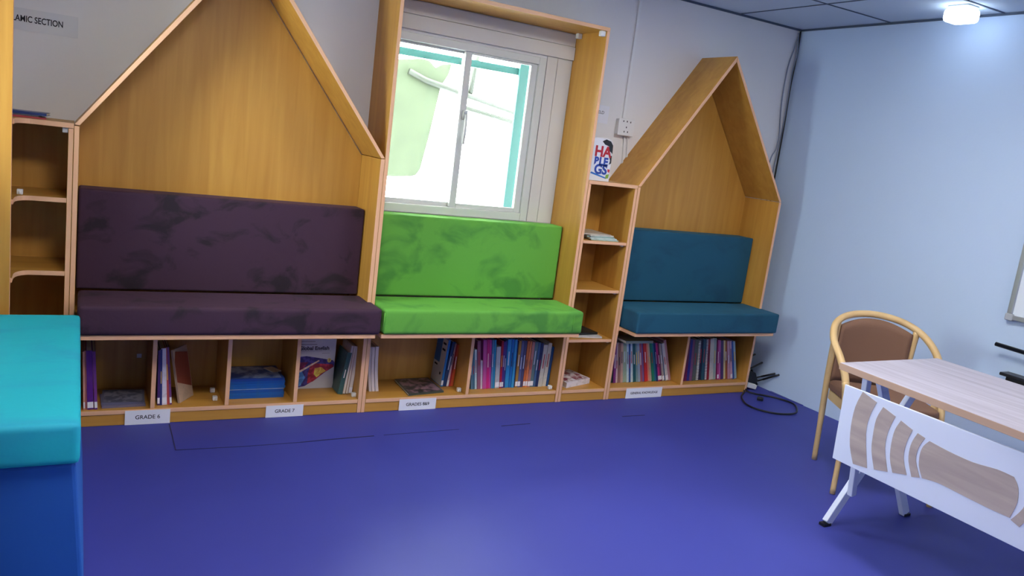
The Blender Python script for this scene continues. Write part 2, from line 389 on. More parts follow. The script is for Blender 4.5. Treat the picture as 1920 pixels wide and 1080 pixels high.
# ------------------------------------------------------------------ signs
def sign(label, body, x0, x1, z0, z1, y=-D-.0012, size=.03, tilt=0):
    b = bm_new(); prism(b, [(x0,z0),(x1,z0+tilt),(x1,z1+tilt),(x0,z1)], 'y', y-.0008, y)
    o = obj('paper_sign', b, PAPER); tag(o, label, 'sign', None)
    text(body, size, INK, 'lettering', o, ((x0+x1)/2-o.location.x, y-.0012-o.location.y, (z0+z1)/2-o.location.z), bold=.0002)
    return o
sign('GRADE 6 paper sign, leftmost sign on the plinth under the purple seat', 'GRADE 6', .596, .785, .001, .069, size=.026)
sign('GRADE 7 paper sign on the plinth, between the blue stack and the textbook', 'GRADE 7', 1.218, 1.401, .001, .062, size=.024)
sign('white paper sign reading GRADES 8&9 on the plinth below the green seat', 'GRADES 8&9', 1.911, 2.124, .001, .064, size=.024)
sign('white paper sign reading GENERAL KNOWLEDGE on the plinth below the blue seat', 'GENERAL KNOWLEDGE', 3.414, 3.700, .001, .067, size=.020)
LAM = mat('laminated_paper', (222, 224, 228), .15, coat=1)
b = bm_new(); box(b, -.05, .368, -.0022, -.001, 1.675, 1.765); o = obj('paper_sign', b, LAM); tag(o, 'glossy laminated sign reading ISLAMIC SECTION on the wall above the corner shelf', 'sign')
text('ISLAMIC SECTION', .036, INK, 'lettering', o, (.312-o.location.x, -.0026-o.location.y, 1.722-o.location.z), bold=.0006, align='RIGHT', sx=.72)
b = bm_new(); box(b, 3.02, 3.20, -.0022, -.001, 1.66, 1.765); o = obj('paper_sign', b, PAPER); tag(o, 'small white paper on the wall behind the right edge of the window nook', 'sign')
text('FIELD', .026, INK, 'lettering', o, (3.135-o.location.x, -.0026-o.location.y, 1.722-o.location.z))

# ------------------------------------------------------------------ books
def book(nm, label, x, y, z, t, h, dep, col, lean=0, group=None, name='book', band=None, lab=False, rz=0, cat='book', title=True, spiral=False, pagespine=False):
    rgb = mat('cover_%d_%d_%d' % col, col, .45, noise=((20,20,26), tuple(int(c*.82+20) for c in col), .5, .62))
    b = bm_new(); k = .0016 if t < .02 else .0025
    if pagespine:
        box(b, 0, k, 0, dep, 0, h); box(b, t-k, t, 0, dep, 0, h); box(b, k, t-k, dep-k, dep, 0, h)
    else:
        box(b, 0, k, 0, dep, 0, h); box(b, t-k, t, 0, dep, 0, h); box(b, k, t-k, 0, k, 0, h)
    o = obj(name, b, rgb, local=True)
    o.location = (x, y, z); o.rotation_euler = (0, math.radians(lean), math.radians(rz))
    tag(o, label, cat, group)
    b = bm_new()
    if pagespine: box(b, k+.0002, t-k-.0002, .001, dep-k-.001, .003, h-.003)
    else: box(b, k+.0002, t-k-.0002, k+.0002, dep-.003, .003, h-.003)
    obj('pages', b, PAGES, o, local=True)
    if title and not pagespine and t > .009 and random.random() < .7:
        c2 = random.choice([(235,230,225),(240,200,80),(30,30,60),(210,220,235),(180,40,50)])
        if sum(abs(a-c) for a, c in zip(c2, col)) < 150: c2 = (235,235,235) if sum(col) < 380 else (40,40,70)
        m2 = mat('spine_print_%d_%d_%d' % c2, c2, .5)
        b = bm_new(); f0 = random.uniform(.35,.5); f1 = f0+random.uniform(.2,.35); cx = t/2; hw = min(t*.13, .0025)
        box(b, cx-hw, cx+hw, -.0006, -.0001, h*f0, h*f1)
        obj('spine_title', b, m2, o, local=True)
    if lab:
        b = bm_new(); box(b, .0006, t-.0006, -.0007, -.0001, .008, .036); obj('spine_label', b, PAPER, o, local=True)
    if spiral:
        b = bm_new()
        for i in range(int(h/.011)): 
            z0 = .006+i*.011; box(b, t*.15, t*.85, -.006, -.0002, z0, z0+.0045)
        obj('spiral_binding', b, PLAST, o, local=True)
    return o
def row(data, where, grp, dep=.19, labs=(), spirals=(), short='', name='book', pagespine=False, cat='book', scale=.94):
    y, L = data
    for i, (x, t, lean, h, col, nm) in enumerate(L):
        pn = L[i-1][5] if i else None; nn = L[i+1][5] if i < len(L)-1 else None
        if pn and nn: lab = '%s book between %s and %s ones, %s' % (nm, pn, nn, where)
        elif nn: lab = 'leftmost %s book, beside the %s one, %s' % (nm, nn, where)
        else: lab = 'rightmost %s book, beside the %s one, %s' % (nm, pn, where)
        lift = abs(math.sin(math.radians(lean)))*t if lean > 0 else 0
        book(None, lab, x, y+random.uniform(-.004,.004), ZB+.0006+lift, t*scale, h, dep, col, lean, grp, name, lab=(nm in labs), spiral=(nm in spirals), pagespine=pagespine, cat=cat)
G2=(-0.235,[
  (2.371, 0.011, -8.0, 0.235, (90, 130, 160), 'steel blue'),
  (2.382, 0.014, -7.7, 0.235, (60, 110, 140), 'dull teal'),
  (2.396, 0.013, -7.3, 0.236, (190, 215, 225), 'pale blue'),
  (2.41, 0.022, -7.0, 0.287, (150, 90, 120), 'mauve'),
  (2.432, 0.012, -6.7, 0.17, (205, 195, 210), 'off-white'),
  (2.444, 0.024, -6.3, 0.293, (190, 80, 155), 'pink'),
  (2.468, 0.017, -6.0, 0.294, (200, 30, 120), 'magenta'),
  (2.485, 0.013, -5.7, 0.291, (185, 60, 150), 'orchid'),
  (2.499, 0.011, -5.3, 0.291, (80, 130, 180), 'cornflower blue'),
  (2.51, 0.013, -5.0, 0.291, (30, 135, 185), 'cyan'),
  (2.525, 0.029, -4.7, 0.249, (180, 188, 198), 'silver grey'),
  (2.554, 0.013, -4.3, 0.285, (175, 20, 50), 'crimson'),
  (2.567, 0.012, -4.0, 0.28, (75, 40, 130), 'violet'),
  (2.579, 0.012, -3.7, 0.285, (50, 50, 130), 'indigo'),
  (2.592, 0.025, -3.3, 0.291, (40, 140, 205), 'sky blue'),
  (2.617, 0.017, -3.0, 0.292, (15, 110, 190), 'azure'),
  (2.634, 0.016, -2.7, 0.291, (50, 150, 205), 'light blue'),
  (2.65, 0.007, -2.4, 0.284, (15, 30, 90), 'navy'),
  (2.657, 0.018, -2.0, 0.283, (165, 125, 55), 'ochre'),
  (2.675, 0.018, -1.7, 0.283, (90, 100, 150), 'slate blue'),
  (2.693, 0.018, -1.4, 0.282, (70, 70, 110), 'dark grey'),
  (2.711, 0.015, -1.0, 0.282, (205, 110, 55), 'orange'),
  (2.726, 0.013, -0.7, 0.28, (225, 130, 80), 'peach'),
  (2.739, 0.018, -0.4, 0.278, (190, 130, 125), 'dusty pink'),
  (2.757, 0.023, -0.0, 0.277, (90, 120, 130), 'grey green'),
  (2.78, 0.016, 0.3, 0.273, (65, 100, 145), 'denim blue'),
  (2.796, 0.018, 0.6, 0.268, (30, 45, 95), 'midnight blue'),
  (2.814, 0.029, 1.0, 0.258, (195, 195, 190), 'light grey'),
  (2.846, 0.026, 1.3, 0.267, (210, 208, 200), 'ivory'),
  (2.872, 0.016, 1.6, 0.244, (25, 85, 150), 'royal blue'),
])
B1=(-0.228,[
  (3.356, 0.016, -7.6, 0.254, (20, 45, 50), 'black green'),
  (3.372, 0.019, -8.0, 0.259, (120, 40, 120), 'plum'),
  (3.391, 0.016, -8.5, 0.266, (215, 190, 190), 'pale pink'),
  (3.407, 0.022, -8.9, 0.264, (150, 110, 100), 'brown'),
  (3.429, 0.019, -9.4, 0.265, (195, 160, 145), 'tan'),
  (3.448, 0.031, -9.9, 0.27, (150, 175, 150), 'sage green'),
  (3.479, 0.018, -10.3, 0.267, (190, 215, 225), 'ice blue'),
  (3.497, 0.015, -10.8, 0.267, (35, 85, 150), 'cobalt blue'),
  (3.512, 0.019, -11.3, 0.262, (195, 215, 220), 'frosty white'),
  (3.531, 0.023, -11.7, 0.269, (10, 85, 95), 'dark teal'),
  (3.554, 0.017, -12.2, 0.271, (120, 150, 150), 'grey'),
  (3.571, 0.019, -12.7, 0.268, (150, 170, 190), 'powder blue'),
  (3.59, 0.02, -13.1, 0.271, (160, 80, 100), 'rose'),
  (3.61, 0.017, -13.6, 0.271, (120, 90, 150), 'lilac'),
  (3.627, 0.026, -14.1, 0.268, (205, 40, 40), 'red'),
  (3.653, 0.017, -14.5, 0.267, (220, 140, 110), 'salmon'),
  (3.67, 0.017, -15.0, 0.265, (190, 170, 150), 'beige'),
  (3.687, 0.02, -15.5, 0.269, (10, 125, 95), 'emerald green'),
  (3.707, 0.018, -15.9, 0.265, (30, 100, 140), 'petrol blue'),
  (3.725, 0.011, -16.4, 0.266, (40, 40, 110), 'dark indigo'),
  (3.736, 0.018, -16.8, 0.269, (195, 40, 120), 'fuchsia'),
  (3.754, 0.017, -17.3, 0.267, (110, 30, 80), 'wine'),
  (3.771, 0.017, -17.8, 0.266, (165, 155, 150), 'stone grey'),
  (3.788, 0.013, -18.2, 0.267, (25, 80, 120), 'deep blue'),
  (3.801, 0.023, -18.7, 0.267, (205, 205, 205), 'white'),
  (3.824, 0.021, -19.2, 0.29, (180, 135, 145), 'faded pink'),
])
B2=(-0.245,[
  (3.934, 0.026, -4.2, 0.291, (105, 20, 70), 'burgundy'),
  (3.96, 0.023, -4.8, 0.29, (30, 35, 130), 'ultramarine'),
  (3.983, 0.024, -5.5, 0.286, (120, 70, 110), 'dusky purple'),
  (4.007, 0.029, -6.1, 0.287, (80, 90, 90), 'charcoal'),
  (4.038, 0.024, -6.7, 0.284, (105, 105, 95), 'khaki'),
  (4.062, 0.029, -7.3, 0.29, (18, 22, 55), 'blue-black'),
  (4.091, 0.027, -8.0, 0.29, (20, 75, 95), 'dark cyan'),
  (4.12, 0.019, -8.6, 0.289, (60, 50, 90), 'dark violet'),
  (4.139, 0.024, -9.2, 0.29, (140, 10, 40), 'dark red'),
  (4.163, 0.035, -9.9, 0.293, (200, 195, 188), 'cream'),
  (4.198, 0.027, -10.5, 0.294, (150, 170, 165), 'pale green'),
  (4.234, 0.016, -11.1, 0.284, (175, 50, 125), 'cerise'),
  (4.25, 0.016, -11.8, 0.284, (185, 90, 165), 'light purple'),
  (4.269, 0.025, -12.4, 0.28, (70, 50, 110), 'dark purple'),
  (4.294, 0.019, -13.0, 0.282, (215, 200, 140), 'pale yellow'),
  (4.313, 0.02, -13.6, 0.282, (165, 85, 40), 'rust'),
  (4.335, 0.02, -14.3, 0.279, (195, 145, 170), 'blush pink'),
  (4.358, 0.019, -14.9, 0.28, (205, 160, 185), 'pastel pink'),
  (4.377, 0.017, -15.5, 0.279, (25, 80, 165), 'bright blue'),
  (4.394, 0.025, -16.2, 0.276, (150, 185, 205), 'light grey blue'),
])
G1=(-0.171,[
  (2.21, 0.013, 4.2, 0.273, (20, 115, 190), 'blue'),
  (2.223, 0.022, 6.8, 0.262, (25, 60, 115), 'dark blue'),
  (2.246, 0.013, 5.0, 0.254, (215, 195, 205), 'white'),
  (2.26, 0.012, 3.7, 0.246, (190, 50, 60), 'red'),
  (2.272, 0.016, 2.6, 0.243, (215, 95, 55), 'orange'),
])
G0=(-0.176,[
  (1.778, 0.017, -1.2, 0.248, (205, 200, 205), 'white'),
  (1.795, 0.018, -2.1, 0.248, (200, 195, 200), 'white'),
  (1.814, 0.02, -3.9, 0.25, (205, 200, 200), 'white'),
])
P1=(-0.294,[
  (0.43, 0.008, -2.1, 0.269, (205, 150, 130), 'peach'),
  (0.439, 0.007, -2.9, 0.273, (160, 90, 90), 'brick red'),
  (0.446, 0.026, -2.7, 0.273, (85, 28, 130), 'purple'),
  (0.474, 0.013, -3.4, 0.27, (110, 50, 135), 'light violet'),
])
P2=(-0.274,[
  (0.732, 0.011, -1.5, 0.265, (70, 40, 110), 'dark violet'),
  (0.743, 0.01, -2.1, 0.27, (40, 50, 120), 'navy'),
  (0.753, 0.022, -3.3, 0.274, (215, 210, 225), 'white and red'),
  (0.775, 0.011, -4.3, 0.278, (190, 75, 70), 'brick red'),
  (0.786, 0.01, -5.1, 0.28, (110, 60, 120), 'mauve'),
])
P4=(-0.21,[
  (1.599, 0.026, 8.6, 0.227, (50, 90, 90), 'dark green'),
  (1.626, 0.014, 5.4, 0.265, (195, 180, 170), 'cream'),
  (1.641, 0.014, 5.0, 0.264, (185, 150, 120), 'tan'),
  (1.656, 0.02, 4.4, 0.262, (205, 195, 200), 'white'),
])

row(G2, 'right bay under green seat', 'books in the right bay under the green seat', labs=('silver grey','crimson','violet','ochre','slate blue','orange','peach','dusty pink','grey green'))
row(B1, 'left bay under blue seat', 'books in the left bay under the blue seat', dep=.17, labs=('fuchsia','wine','stone grey','white'))
row(B2, 'right bay under blue seat', 'books in the right bay under the blue seat', dep=.17, spirals=('khaki','dark violet'), labs=('cerise','pastel pink'))
y, L = G1
for (x,t,lean,h,col,nm), lb in zip(L, ('blue-spined white book leaning rightmost bay side, its cover facing left, under green seat','dark blue book leaning between the blue and white ones, left bay under green seat','slim white book leaning beside a thin red one, left bay under green seat','thin red book leaning between white and orange ones, left bay under green seat','orange book leaning at the right of its group, left bay under green seat')):
    if nm == 'blue': lb = 'blue-spined book with grey and blue cover facing left, left bay under green seat'
    o = book(None, lb, x, y, ZB+.0006+math.sin(math.radians(lean))*t, t*.95, h, .15, col, lean, 'leaning books in the left bay under the green seat', lab=(nm in ('blue','white')))
    if nm == 'blue':
        o.location.y = y
        b = bm_new(); box(b, -.0007, -.0001, .004, .148, .004, h-.004); c = obj('front_cover', b, mat('grey_cover', (186,186,186), .4), o, local=True)
        b = bm_new(); box(b, -.0014, -.0008, .07, .145, h*.45, h-.006); obj('cover_picture', b, mat('cover_blue', (15,90,150), .4), c, local=True)
        b = bm_new()
        for q, zz in enumerate((.20,.235)): box(b, -.0014, -.0008, .02, .06, zz, zz+.012)
        box(b, -.0014, -.0008, .09, .13, .10, .11); box(b, -.0014, -.0008, .03, .045, .06, .075); obj('cover_print', b, INK, c, local=True)
# curved white booklets by the left stile
y, L = G0
for i, (x,t,lean,h,col,nm) in enumerate(L):
    b = bm_new(); N = 8; A = []; 
    for k in range(N+1):
        q = k/N; xo = .022*(1-q)**2 - .004
        A.append((x-.018+xo, ZB+.001+h*q))
    poly = A+[(a+t*.85, c) for a, c in A[::-1]]
    prism(b, poly, 'y', y-.03, y+.15)
    o = obj('booklet', b, mat('booklet_white', (208,202,206), .6)); tag(o, ('leftmost','middle','rightmost')[i]+' of three bowed white booklets standing left, under the green seat', 'booklet', 'bowed white booklets')
# purple bay 1
row(P1, 'left bay under purple seat', 'books in the leftmost bay under the purple seat', dep=.2, labs=('purple','light violet','peach'))
row(P2, 'second bay under purple seat', 'books in the second bay under the purple seat', dep=.2, labs=('dark violet','white and red','mauve'))
o = book(None, 'cream and rust paperback leaning with its cover turned outward, second bay under purple seat', .822, -.262, ZB+.001, .010, .255, .13, (176,150,128), -11, None, rz=-34, title=False)
b = bm_new(); prism(b, [(.004,.10),(.126,.05),(.126,.22),(.02,.245),(.004,.2)], 'x', .0101, .0107); obj('cover_picture', b, mat('rust_print', (130,62,44), .5), o, local=True)
b = bm_new(); prism(b, [(.002,.10),(.128,.05),(.128,.22),(.02,.245),(.002,.2)], 'x', -.0007, -.0001); obj('cover_picture', b, mat('rust_print', (130,62,44), .5), o, local=True)
y, L = P4
for i, (x,t,lean,h,col,nm) in enumerate(L):
    lb = ('dark green book with a grey cover leaning by the white textbook, bay right of it','cream paperback leaning between the dark green and tan books under purple seat','tan paperback leaning between two pale ones, rightmost bay under purple seat','bowed white paperback leaning last, rightmost bay under purple seat')[i]
    book(None, lb, x, y-.02, ZB+.0006+math.sin(math.radians(lean))*t, t*.9, h, .15, col, lean, 'leaning books in the rightmost bay under the purple seat', lab=(i == 3), pagespine=(i > 0))
# textbook facing out
tb = thing('textbook', 'white textbook titled Global English 7, standing with its cover facing out', 'book', (1.493,-.12,ZB), 0)
b = bm_new(); box(b, 1.386, 1.602, -.120, -.118, ZB+.001, ZB+.279); box(b, 1.386, 1.602, -.105, -.103, ZB+.001, ZB+.279); box(b, 1.386, 1.388, -.118, -.105, ZB+.001, ZB+.279); obj('cover', b, mat('textbook_white', (206,206,212), .35), tb)
b = bm_new(); box(b, 1.3885, 1.600, -.1175, -.1055, ZB+.003, ZB+.277); obj('pages', b, PAGES, tb)
zz = lambda f: ZB+.001+f*.278
def pic(pts, col, d, nm='cover_picture'):
    b = bm_new(); prism(b, [(1.386+u*.216, zz(v)) for u, v in pts], 'y', -.1205-d, -.1202-d+.0002); return obj(nm, b, mat('print_%d_%d_%d' % col, col, .4, noise=((40,40,40), tuple(min(255, int(c*1.25+25)) for c in col), .45, .6)), tb)
pic([(0,.62),(.3,.64),(.6,.60),(.95,.55),(1,.50),(.98,.42),(.75,.30),(.55,.17),(.3,.05),(0,.01)], (46,38,110), .0004)
pic([(0,.52),(.35,.52),(.25,.40),(0,.30)], (110,24,60), .0008)
pic([(.42,.50),(.95,.47),(.98,.42),(.75,.31),(.5,.14),(.36,.10),(.36,.3)], (150,30,46), .0008)
pic([(.52,.40),(.68,.42),(.80,.34),(.7,.30),(.58,.22),(.5,.28)], (226,176,70), .0012)
pic([(.02,.05),(.2,.06),(.3,.22),(.2,.36),(.05,.30)], (70,130,200), .0008)
pic([(.15,.36),(.6,.56),(.62,.54),(.16,.32)], (220,180,160), .0014)
bmc = bm_new(); prism(bmc, [(1.386+.216*.86+.0105*math.cos(a*math.pi/8), zz(.55)+.0125*math.sin(a*math.pi/8)) for a in range(16)], 'y', -.1216, -.1212); obj('number_badge', bmc, mat('badge_yellow', (226,200,110), .4), tb)
text('7', .018, INK, 'lettering', tb, (1.386+.216*.86-1.493, -.1222+.12, zz(.55)-ZB))
text('Global English', .028, mat('title_ink', (60,50,66), .6), 'lettering', tb, (1.386+.216*.47-1.493, -.1210+.12, zz(.79)-ZB), bold=.0008)
b = bm_new(); box(b, 1.40, 1.575, -.1212, -.1208, zz(.735), zz(.738)); box(b, 1.40, 1.50, -.1212, -.1208, zz(.86), zz(.872)); box(b, 1.40, 1.49, -.1212, -.1208, zz(.92), zz(.93)); box(b, 1.53, 1.57, -.1212, -.1208, zz(.69), zz(.696)); obj('cover_print', b, mat('print_grey', (130,120,130), .6), tb)

def flat(nm, label, poly, z0, t, col, cat='magazine', group=None, picture=None, pagesm=None):
    """a closed book lying flat; poly: outline in x,y"""
    b = bm_new(); k = .001 if t < .012 else .002
    prism(b, poly, 'z', z0, z0+k); prism(b, poly, 'z', z0+t-k, z0+t)
    cm = mat('cover_%d_%d_%d' % col, col, .4, noise=((20,20,26), tuple(int(c*.82+20) for c in col), .5, .62))
    # spine along the first edge (front)
    p0, p1 = Vector(poly[0]), Vector(poly[1]); d = (p1-p0).normalized(); s = Vector((-d.y, d.x))*.0015
    prism(b, [tuple(p0), tuple(p1), tuple(p1+s), tuple(p0+s)], 'z', z0+k, z0+t-k)
    o = obj(nm, b, cm); tag(o, label, cat, group)
    c = Vector((sum(p[0] for p in poly)/len(poly), sum(p[1] for p in poly)/len(poly)))
    b = bm_new(); prism(b, [tuple(c+(Vector(p)-c)*.975) for p in poly], 'z', z0+k+.0002, z0+t-k-.0002); obj('pages', b, PAGES, o)
    if picture:
        q, pc, sc = picture
        b = bm_new(); prism(b, [tuple(c+(Vector(p)-c)*.9) for p in poly], 'z', z0+t+.0001, z0+t+.0005)
        obj('cover_picture', b, mat('photo_print_%s' % q, pc[0], .35, noise=((sc,sc,sc), pc[1], .42, .58)), o)
    return o
def rect(cx, cy, w_, d_, a=0):
    a = math.radians(a); ca, sa = math.cos(a), math.sin(a)
    return [(cx+u*ca-v*sa, cy+u*sa+v*ca) for u, v in ((-w_/2,-d_/2),(w_/2,-d_/2),(w_/2,d_/2),(-w_/2,d_/2))]
# blue stack, third bay
random.seed(3)
z = ZB+.0006
NM = ['bottom','second from bottom','third from bottom','fourth, pale-edged','fifth from bottom','sixth from bottom','seventh, below the top one','topmost']
cols = [(12,84,170),(14,92,176),(10,80,168),(210,220,236),(16,90,172),(12,86,170),(10,78,164),(20,60,150)]
th = [.0145,.015,.0145,.005,.0135,.013,.013,.012]
for i in range(8):
    flat('workbook', 'blue workbook lying %s in the stack under the purple seat' % NM[i] if i != 3 else 'thin pale-edged workbook in the middle of the blue stack under purple seat',
         rect(1.185+random.uniform(-.003,.003), -.130+random.uniform(-.004,.004), .272, .21, random.uniform(-.8,.8)), z, th[i]-.0004, cols[i], 'book', 'blue workbook stack',
         picture=('wb', ((18,64,150),(150,170,210)), 14) if i == 7 else None); z += th[i]
flat('leaflet', 'small curled white paper sticking out on top of the blue workbook stack', rect(1.285, -.10, .05, .08, 25), z+.001, .004, (210,200,190), 'paper')
# magazines, first bay
flat('magazine', 'grey-blue magazine lying lowest in the left bay under the purple seat', rect(.590, -.20, .180, .17, 2), ZB+.0006, .010, (110,104,130), group='magazines in the leftmost bay under the purple seat')
flat('magazine', 'topmost grey-blue picture magazine lying in the left bay under the purple seat', rect(.594, -.185, .178, .18, -3), ZB+.0112, .010, (96,96,120), group='magazines in the leftmost bay under the purple seat', picture=('p1', ((60,62,84),(130,128,142)), 24))
# green bay magazine
flat('magazine', 'dark picture magazine lying flat in the left bay under the green seat', [(1.968,-.300),(2.187,-.268),(2.19,-.03),(1.98,-.04)], ZB+.0006, .010, (60,70,66), picture=('g1', ((34,40,46),(150,120,136)), 20))
# tower contents
flat('hardback', 'thick white book with dark red print lying in the bottom bay of the slim tower', [(2.985,-.285),(3.200,-.215),(3.165,-.03),(2.955,-.08)], ZB+.0006, .034, (226,222,230), 'book', picture=('t4', ((222,220,226),(130,30,60)), 26))
flat('magazine', 'white magazine lying below a black one on the lowest shelf of the slim tower', rect(3.10,-.17,.20,.23,-8), .3866, .010, (200,200,204))
flat('magazine', 'black magazine lying on top of a white one on the slim tower lowest shelf', rect(3.085,-.15,.18,.21,4), .3974, .014, (24,26,24))
cc = [(168,200,196),(200,214,214),(150,184,182),(206,210,206),(196,186,170)]
for i in range(5):
    flat('exercise_book', ('%s thin book in the loose pile inside the slim tower' % ('lowest mint','second lowest white','middle mint','second highest white','topmost beige')[i]), rect(3.085+.012*(4-i)-.02, -.17+.004*i, .19, .23, -6+5*i if i % 2 else -3), .9796+i*.0072, .0066, cc[i], 'book', 'loose pile on the slim tower')
o = book(None, 'dark green book standing at the left on the second shelf of the slim tower', 2.938, -.21, .6888, .016, .2, .16, (44,60,34), 0)
# picture book standing on the tower
random.seed(11)
pb = thing('picture_book', 'white comic-style book with red and blue lettering standing on top of the slim tower', 'book', (3.0,-.25,1.3226))
x0, x1, z0, z1 = 2.925, 3.088, 1.3228, 1.565; yb_ = -.262
b = bm_new(); prism(b, [(x0,z0),(x1,z0),(x1-.004,z1-.03),(x1-.02,z1-.006),(x1-.05,z1),(x0,z1)], 'y', yb_, yb_+.002); prism(b, [(x0,z0),(x1,z0),(x1-.004,z1-.03),(x1-.02,z1-.006),(x1-.05,z1),(x0,z1)], 'y', yb_+.016, yb_+.018); box(b, x0, x0+.002, yb_+.002, yb_+.016, z0, z1); obj('cover', b, mat('comic_white', (222,224,232), .35), pb)
b = bm_new(); box(b, x0+.003, x1-.008, yb_+.0022, yb_+.0158, z0+.002, z1-.034); obj('pages', b, PAGES, pb)
def blot(nm, pts, col, d):
    b = bm_new(); prism(b, [(x0+u*(x1-x0), z0+v*(z1-z0)) for u, v in pts], 'y', yb_-.0004-d, yb_-.0001-d); obj(nm, b, mat('blot_%d_%d_%d' % col, col, .4), pb)
blot('cover_picture', [(.50,.93),(.66,.985),(.86,.95),(.97,.86),(.99,.66),(.92,.70),(.84,.72),(.80,.83),(.62,.86)], (30,34,40), 0)
blot('cover_picture', [(.86,.60),(.98,.62),(.99,.44),(.90,.40),(.93,.5)], (34,38,44), 0)
blot('cover_picture', [(.88,.30),(.98,.28),(.96,.21),(.88,.24)], (196,40,60), 0)
blot('cover_picture', [(.84,.16),(.97,.18),(.95,.08),(.82,.06)], (130,170,60), 0)
blot('cover_picture', [(.16,.16),(.86,.06),(.86,.09),(.2,.20)], (40,110,190), 0)
RED = mat('letter_red', (176,30,44), .4); BLU = mat('letter_blue', (38,70,160), .4)
for body, sz, m_, cx, cz in (('HA', .082, RED, .58, .68), ('BLE', .062, BLU, .55, .45), ('GS', .074, BLU, .58, .26)):
    text(body, sz, m_, 'lettering', pb, (x0+cx*(x1-x0)-3.0, yb_-.0008+.25, z0+cz*(z1-z0)-1.3226), bold=.003)
# flat books on the corner shelf
flat('booklet', 'red-edged booklet lying under the blue ones on top of the corner shelf', rect(.15,-.20,.22,.16,3), 1.3226, .007, (170,60,70), 'booklet', 'booklets on top of the corner shelf')
flat('booklet', 'white booklet in the middle of the pile on top of the corner shelf', rect(.13,-.19,.22,.16,-2), 1.3300, .006, (214,216,226), 'booklet', 'booklets on top of the corner shelf')
flat('booklet', 'navy booklet lying topmost on the corner shelf', rect(.15,-.20,.24,.17,-3), 1.3364, .011, (34,58,120), 'booklet', 'booklets on top of the corner shelf')
# book lying on the row
flat('magazine', 'pale grey-green book lying flat on top of the upright books under blue seat', rect(3.475,-.235,.215,.13,1), ZB+.2795, .016, (150,164,150), 'book')
# small white shelf clips / bookends
def clip(label, x, y, z):
    b = bm_new(); box(b, x-.011, x+.011, y-.011, y+.011, z, z+.022); box(b, x-.003, x+.003, y-.020, y-.0112, z+.004, z+.016)
    o = obj('shelf_fitting', b, PLAST, bevel=.003); tag(o, label, 'fitting', 'small white plastic fittings')
clip('upper small white plastic fitting in second bay, near its right divider', .995, -.12, ZB+.0006)
clip('lower small white plastic fitting in second bay, near its right divider', .990, -.24, ZB+.0006)
clip('small white plastic fitting beside the orange book in left bay under green seat', 2.283, -.262, ZB+.0006)
clip('small white plastic fitting beside the royal blue book, right bay under green seat', 2.868, -.285, ZB+.0006)
clip('small white plastic fitting at the foot of the white paperback in rightmost purple bay', 1.672, -.27, ZB+.0006)
clip('white plastic fitting on the upper shelf of the corner shelf, by the yellow panel', .178, -.30, 1.0136)
b = bm_new(); box(b, .655, .676, -.0135, -.0115, .225, .245); o = obj('sticker', b, PAPER); tag(o, 'tiny white sticker on the back of the left bay under the purple seat', 'sticker')

# ------------------------------------------------------------------ wall fittings and cables
sk = thing('wall_socket', 'white surface-mounted double socket box on the wall between the tower and the blue nook', 'socket', (3.30,-.02,1.61))
b = bm_new(); box(b, 3.262, 3.372, -.034, -.001, 1.608, 1.702); obj('back_box', b, PLAST, sk, bevel=.003)
b = bm_new(); box(b, 3.258, 3.376, -.041, -.0345, 1.604, 1.706); pl = obj('face_plate', b, PLAST, sk, bevel=.003)
b = bm_new()
for x, z in ((3.292,1.690),(3.318,1.690),(3.345,1.688),(3.318,1.655),(3.305,1.628),(3.331,1.628)): box(b, x-.003, x+.003, -.0418, -.0412, z-.005, z+.005)
obj('socket_holes', b, INK, sk)
b = bm_new(); box(b, 3.300, 3.318, -.014, -.001, 1.709, ZC-.013); tag(obj('cable_duct', b, PLAST, bevel=.002), 'white vertical cable duct running from the socket up to the ceiling', 'cable duct')
b = bm_new(); tube(b, smooth_path([(3.338,-.008,1.600),(3.345,-.008,1.52),(3.352,-.008,1.40),(3.352,-.008,1.0)], 4), .005, 8); tag(obj('cable', b, PLAST, smooth=True), 'left of two thin white cables dropping below the wall socket', 'cable', 'cables below the socket')
b = bm_new(); tube(b, smooth_path([(3.362,-.008,1.600),(3.372,-.008,1.53),(3.384,-.008,1.40),(3.384,-.008,1.0)], 4), .005, 8); tag(obj('cable', b, PLAST, smooth=True), 'right of two thin white cables dropping below the wall socket', 'cable', 'cables below the socket')
b = bm_new(); tube(b, smooth_path([(4.664,-.012,2.462),(4.668,-.012,2.284),(4.662,-.012,2.105),(4.668,-.014,1.853),(4.668,-.016,1.598),(4.668,-.016,1.3),(4.66,-.03,.6),(4.62,-.10,.30),(4.615,-.12,.16),(4.58,-.16,.075)]), .0055, 8)
tag(obj('cable', b, BLACK, smooth=True), 'thick black cable running down the room corner to the router', 'cable', 'cables in the corner')
b = bm_new(); tube(b, smooth_path([(4.655,-.010,2.451),(4.636,-.010,2.35),(4.608,-.010,2.221),(4.606,-.010,2.025),(4.625,-.010,1.864),(4.641,-.010,1.775),(4.635,-.010,1.664),(4.600,-.010,1.579),(4.58,-.010,1.3)]), .004, 8)
tag(obj('cable', b, GREYC, smooth=True), 'grey cable bowing away from the corner, left of the black one', 'cable', 'cables in the corner')
b = bm_new(); tube(b, smooth_path([(4.648,-.010,2.452),(4.656,-.022,2.318),(4.643,-.022,2.156),(4.650,-.022,1.887),(4.655,-.012,1.70),(4.648,-.010,1.55),(4.64,-.010,1.3)]), .004, 8)
tag(obj('cable', b, GREYC, smooth=True), 'grey cable between the bowing one and the thick black cable', 'cable', 'cables in the corner')
